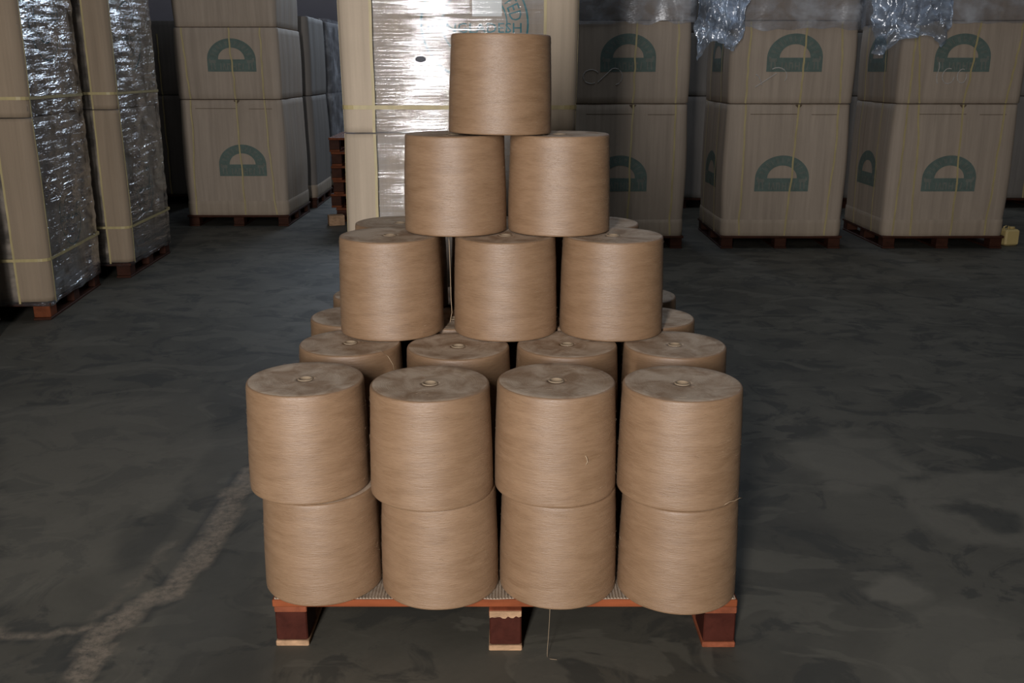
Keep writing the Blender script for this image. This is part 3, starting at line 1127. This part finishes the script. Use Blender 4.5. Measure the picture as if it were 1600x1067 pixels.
r_, c1, c2, S1, S2 = wrapped_load('brightly lit film-wrapped carton load right behind the yarn stack', -0.209, 3.90 + 0.46, 0.0, 51,
                                  seals=(('front', 0.064, 1.503, 0.21),), wing=0.085, amp=0.001, fs=(1.3, 34))
V, F = [], []
grid_on(S2, 0, lambda u, v: (0.055 + 0.115 * u, 1.531 + 0.2 * v), 5, 6, 0.004, V, F)
ob('paper_label', mesh('paper_label', V, F, M['paper']), c2)['label'] = 'white paper sheet under the film'
V, F = [], []
grid_on(S2, 0, lambda u, v: (-0.146 + 0.021 * v * math.cos(6.283 * u), 1.372 + 0.012 * v * math.sin(6.283 * u)), 14, 3, 0.0265, V, F)
ob('dark_hole', mesh('dark_hole', V, F, M['spot']), c2)

wrapped_load('nearest film-wrapped carton load, cut off at the left edge', -3.09, 4.36, math.radians(1), 52, film='film_side', famp=.006)
wrapped_load('film-wrapped carton load on the left with an orange pallet leg', -3.03, 5.55, math.radians(6.2), 53, film='film_side',
             seals=(('right', 0.0, 1.62, .24), ('right', 0.05, .52, .18)), famp=.006, wing=0.13, leg_mat='wood_orange')
wrapped_load('rear film-wrapped carton load of the left-hand row', -2.995, 6.70, math.radians(3), 54, film='film_side',
             seals=(('right', 0.0, 1.55, .22), ('right', 0.0, .55, .18)), famp=.006)


# ------------------------------------------------------------------ crumpled plastic hanging between the loads
def crumple(label, x, y, z, w, h, seed, depth=0.10):
    n, m = 56, 56
    V, F = [], []
    for j in range(m + 1):
        for i in range(n + 1):
            u, v = i / n - 0.5, j / m
            edge = 0.72 + 0.28 * (1 - v) + 0.20 * noise.noise(Vector((u * 2.6, seed, 0)))
            zz = z - h * v * edge
            p = Vector((u * 7, v * 5, seed))
            yy = depth * (noise.noise(p) + 0.6 * noise.noise(p * 2.3) + 0.35 * noise.noise(p * 5)) - 0.25 * depth * math.cos(u * math.pi)
            xx = u * w * (1 - 0.25 * v) + 0.03 * noise.noise(p * 1.7 + Vector((9, 0, 0)))
            V.append((xx, yy, zz))
    for j in range(m):
        for i in range(n):
            a = j * (n + 1) + i
            F.append((a, a + n + 1, a + n + 2, a + 1))
    me = mesh('plastic_sheet', V, F, M['crumple'], True)
    o = thing('plastic_sheet', label, 'plastic sheet', (x, y, 0), 0.0, None, me)
    return o


crumple('crumpled clear plastic sheet hanging between the first and middle right-hand loads', 1.50, 7.25, 2.3, 0.42, 1.12, 3.1, 0.05)
crumple('crumpled silvery plastic sheet hanging between the two rightmost loads', 2.86, 7.22, 2.3, 0.66, 1.12, 8.7, 0.06)


# ------------------------------------------------------------------ stack of empty pallets behind the wrapped load
pm = [box('deck_board', -0.5, 0.5, -0.05, 0.05, 0.105, 0.125, M['wood_orange'], 0.002),
      box('block', -0.045, 0.045, -0.05, 0.05, 0.0205, 0.1045, M['wood_back'], 0.003),
      box('runner_board', -0.046, 0.046, -0.45, 0.45, 0.0, 0.02, M['wood_orange'], 0.002)]
NP = 6
ORD = ['lowest', 'second lowest', 'third', 'fourth', 'second highest', 'topmost']
for k in range(NP):
    p = thing('empty_pallet', '%s reddish empty pallet in the stack behind the wrapped load' % ORD[k], 'pallet',
              (-1.13 + random.uniform(-.03, .03), 9.2 + random.uniform(-.02, .02), k * 0.1255), random.uniform(-.03, .03), 'stacked empty pallets')
    for j in range(6):
        ob('deck_board', pm[0], p, (0, -0.4 + j * 0.16, 0))
    for x in (-.45, 0, .45):
        ob('runner_board', pm[2], p, (x, 0, 0))
        for y in (-.4, 0, .4):
            ob('block', pm[1], p, (x, y, 0))
thing('timber_offcut', 'pale timber offcut on the floor in front of the empty pallets', 'timber', (-1.57, 8.55, 0), 0.3, None,
      box('timber_offcut', -0.07, 0.07, -0.05, 0.05, 0, 0.09, M['wood_pale'], 0.004))

# ------------------------------------------------------------------ yellow can
can = thing('yellow_can', 'small yellow plastic can on the floor beside the right-hand load', 'can', (3.93, 7.55, 0), 0.2)
V, F = box_geo(-0.062, 0.062, -0.06, 0.06, 0.0, 0.125, 0.012)
ob('body', mesh('body', V, F, M['yellow'], False), can)
V, F = lathe_geo([(0.0005, 0.125), (0.024, 0.125), (0.024, 0.138), (0.021, 0.142), (0.0005, 0.142)], 20)
ob('cap', mesh('cap', V, F, M['yellow_lid'], True), can, (0.025, 0, 0))
V, F = tube_geo([(-0.045, 0, 0.122), (-0.045, 0, 0.142), (-0.03, 0, 0.15), (-0.008, 0, 0.148), (-0.004, 0, 0.122)], 0.006, 8)
ob('handle', mesh('handle', V, F, M['yellow'], True), can)
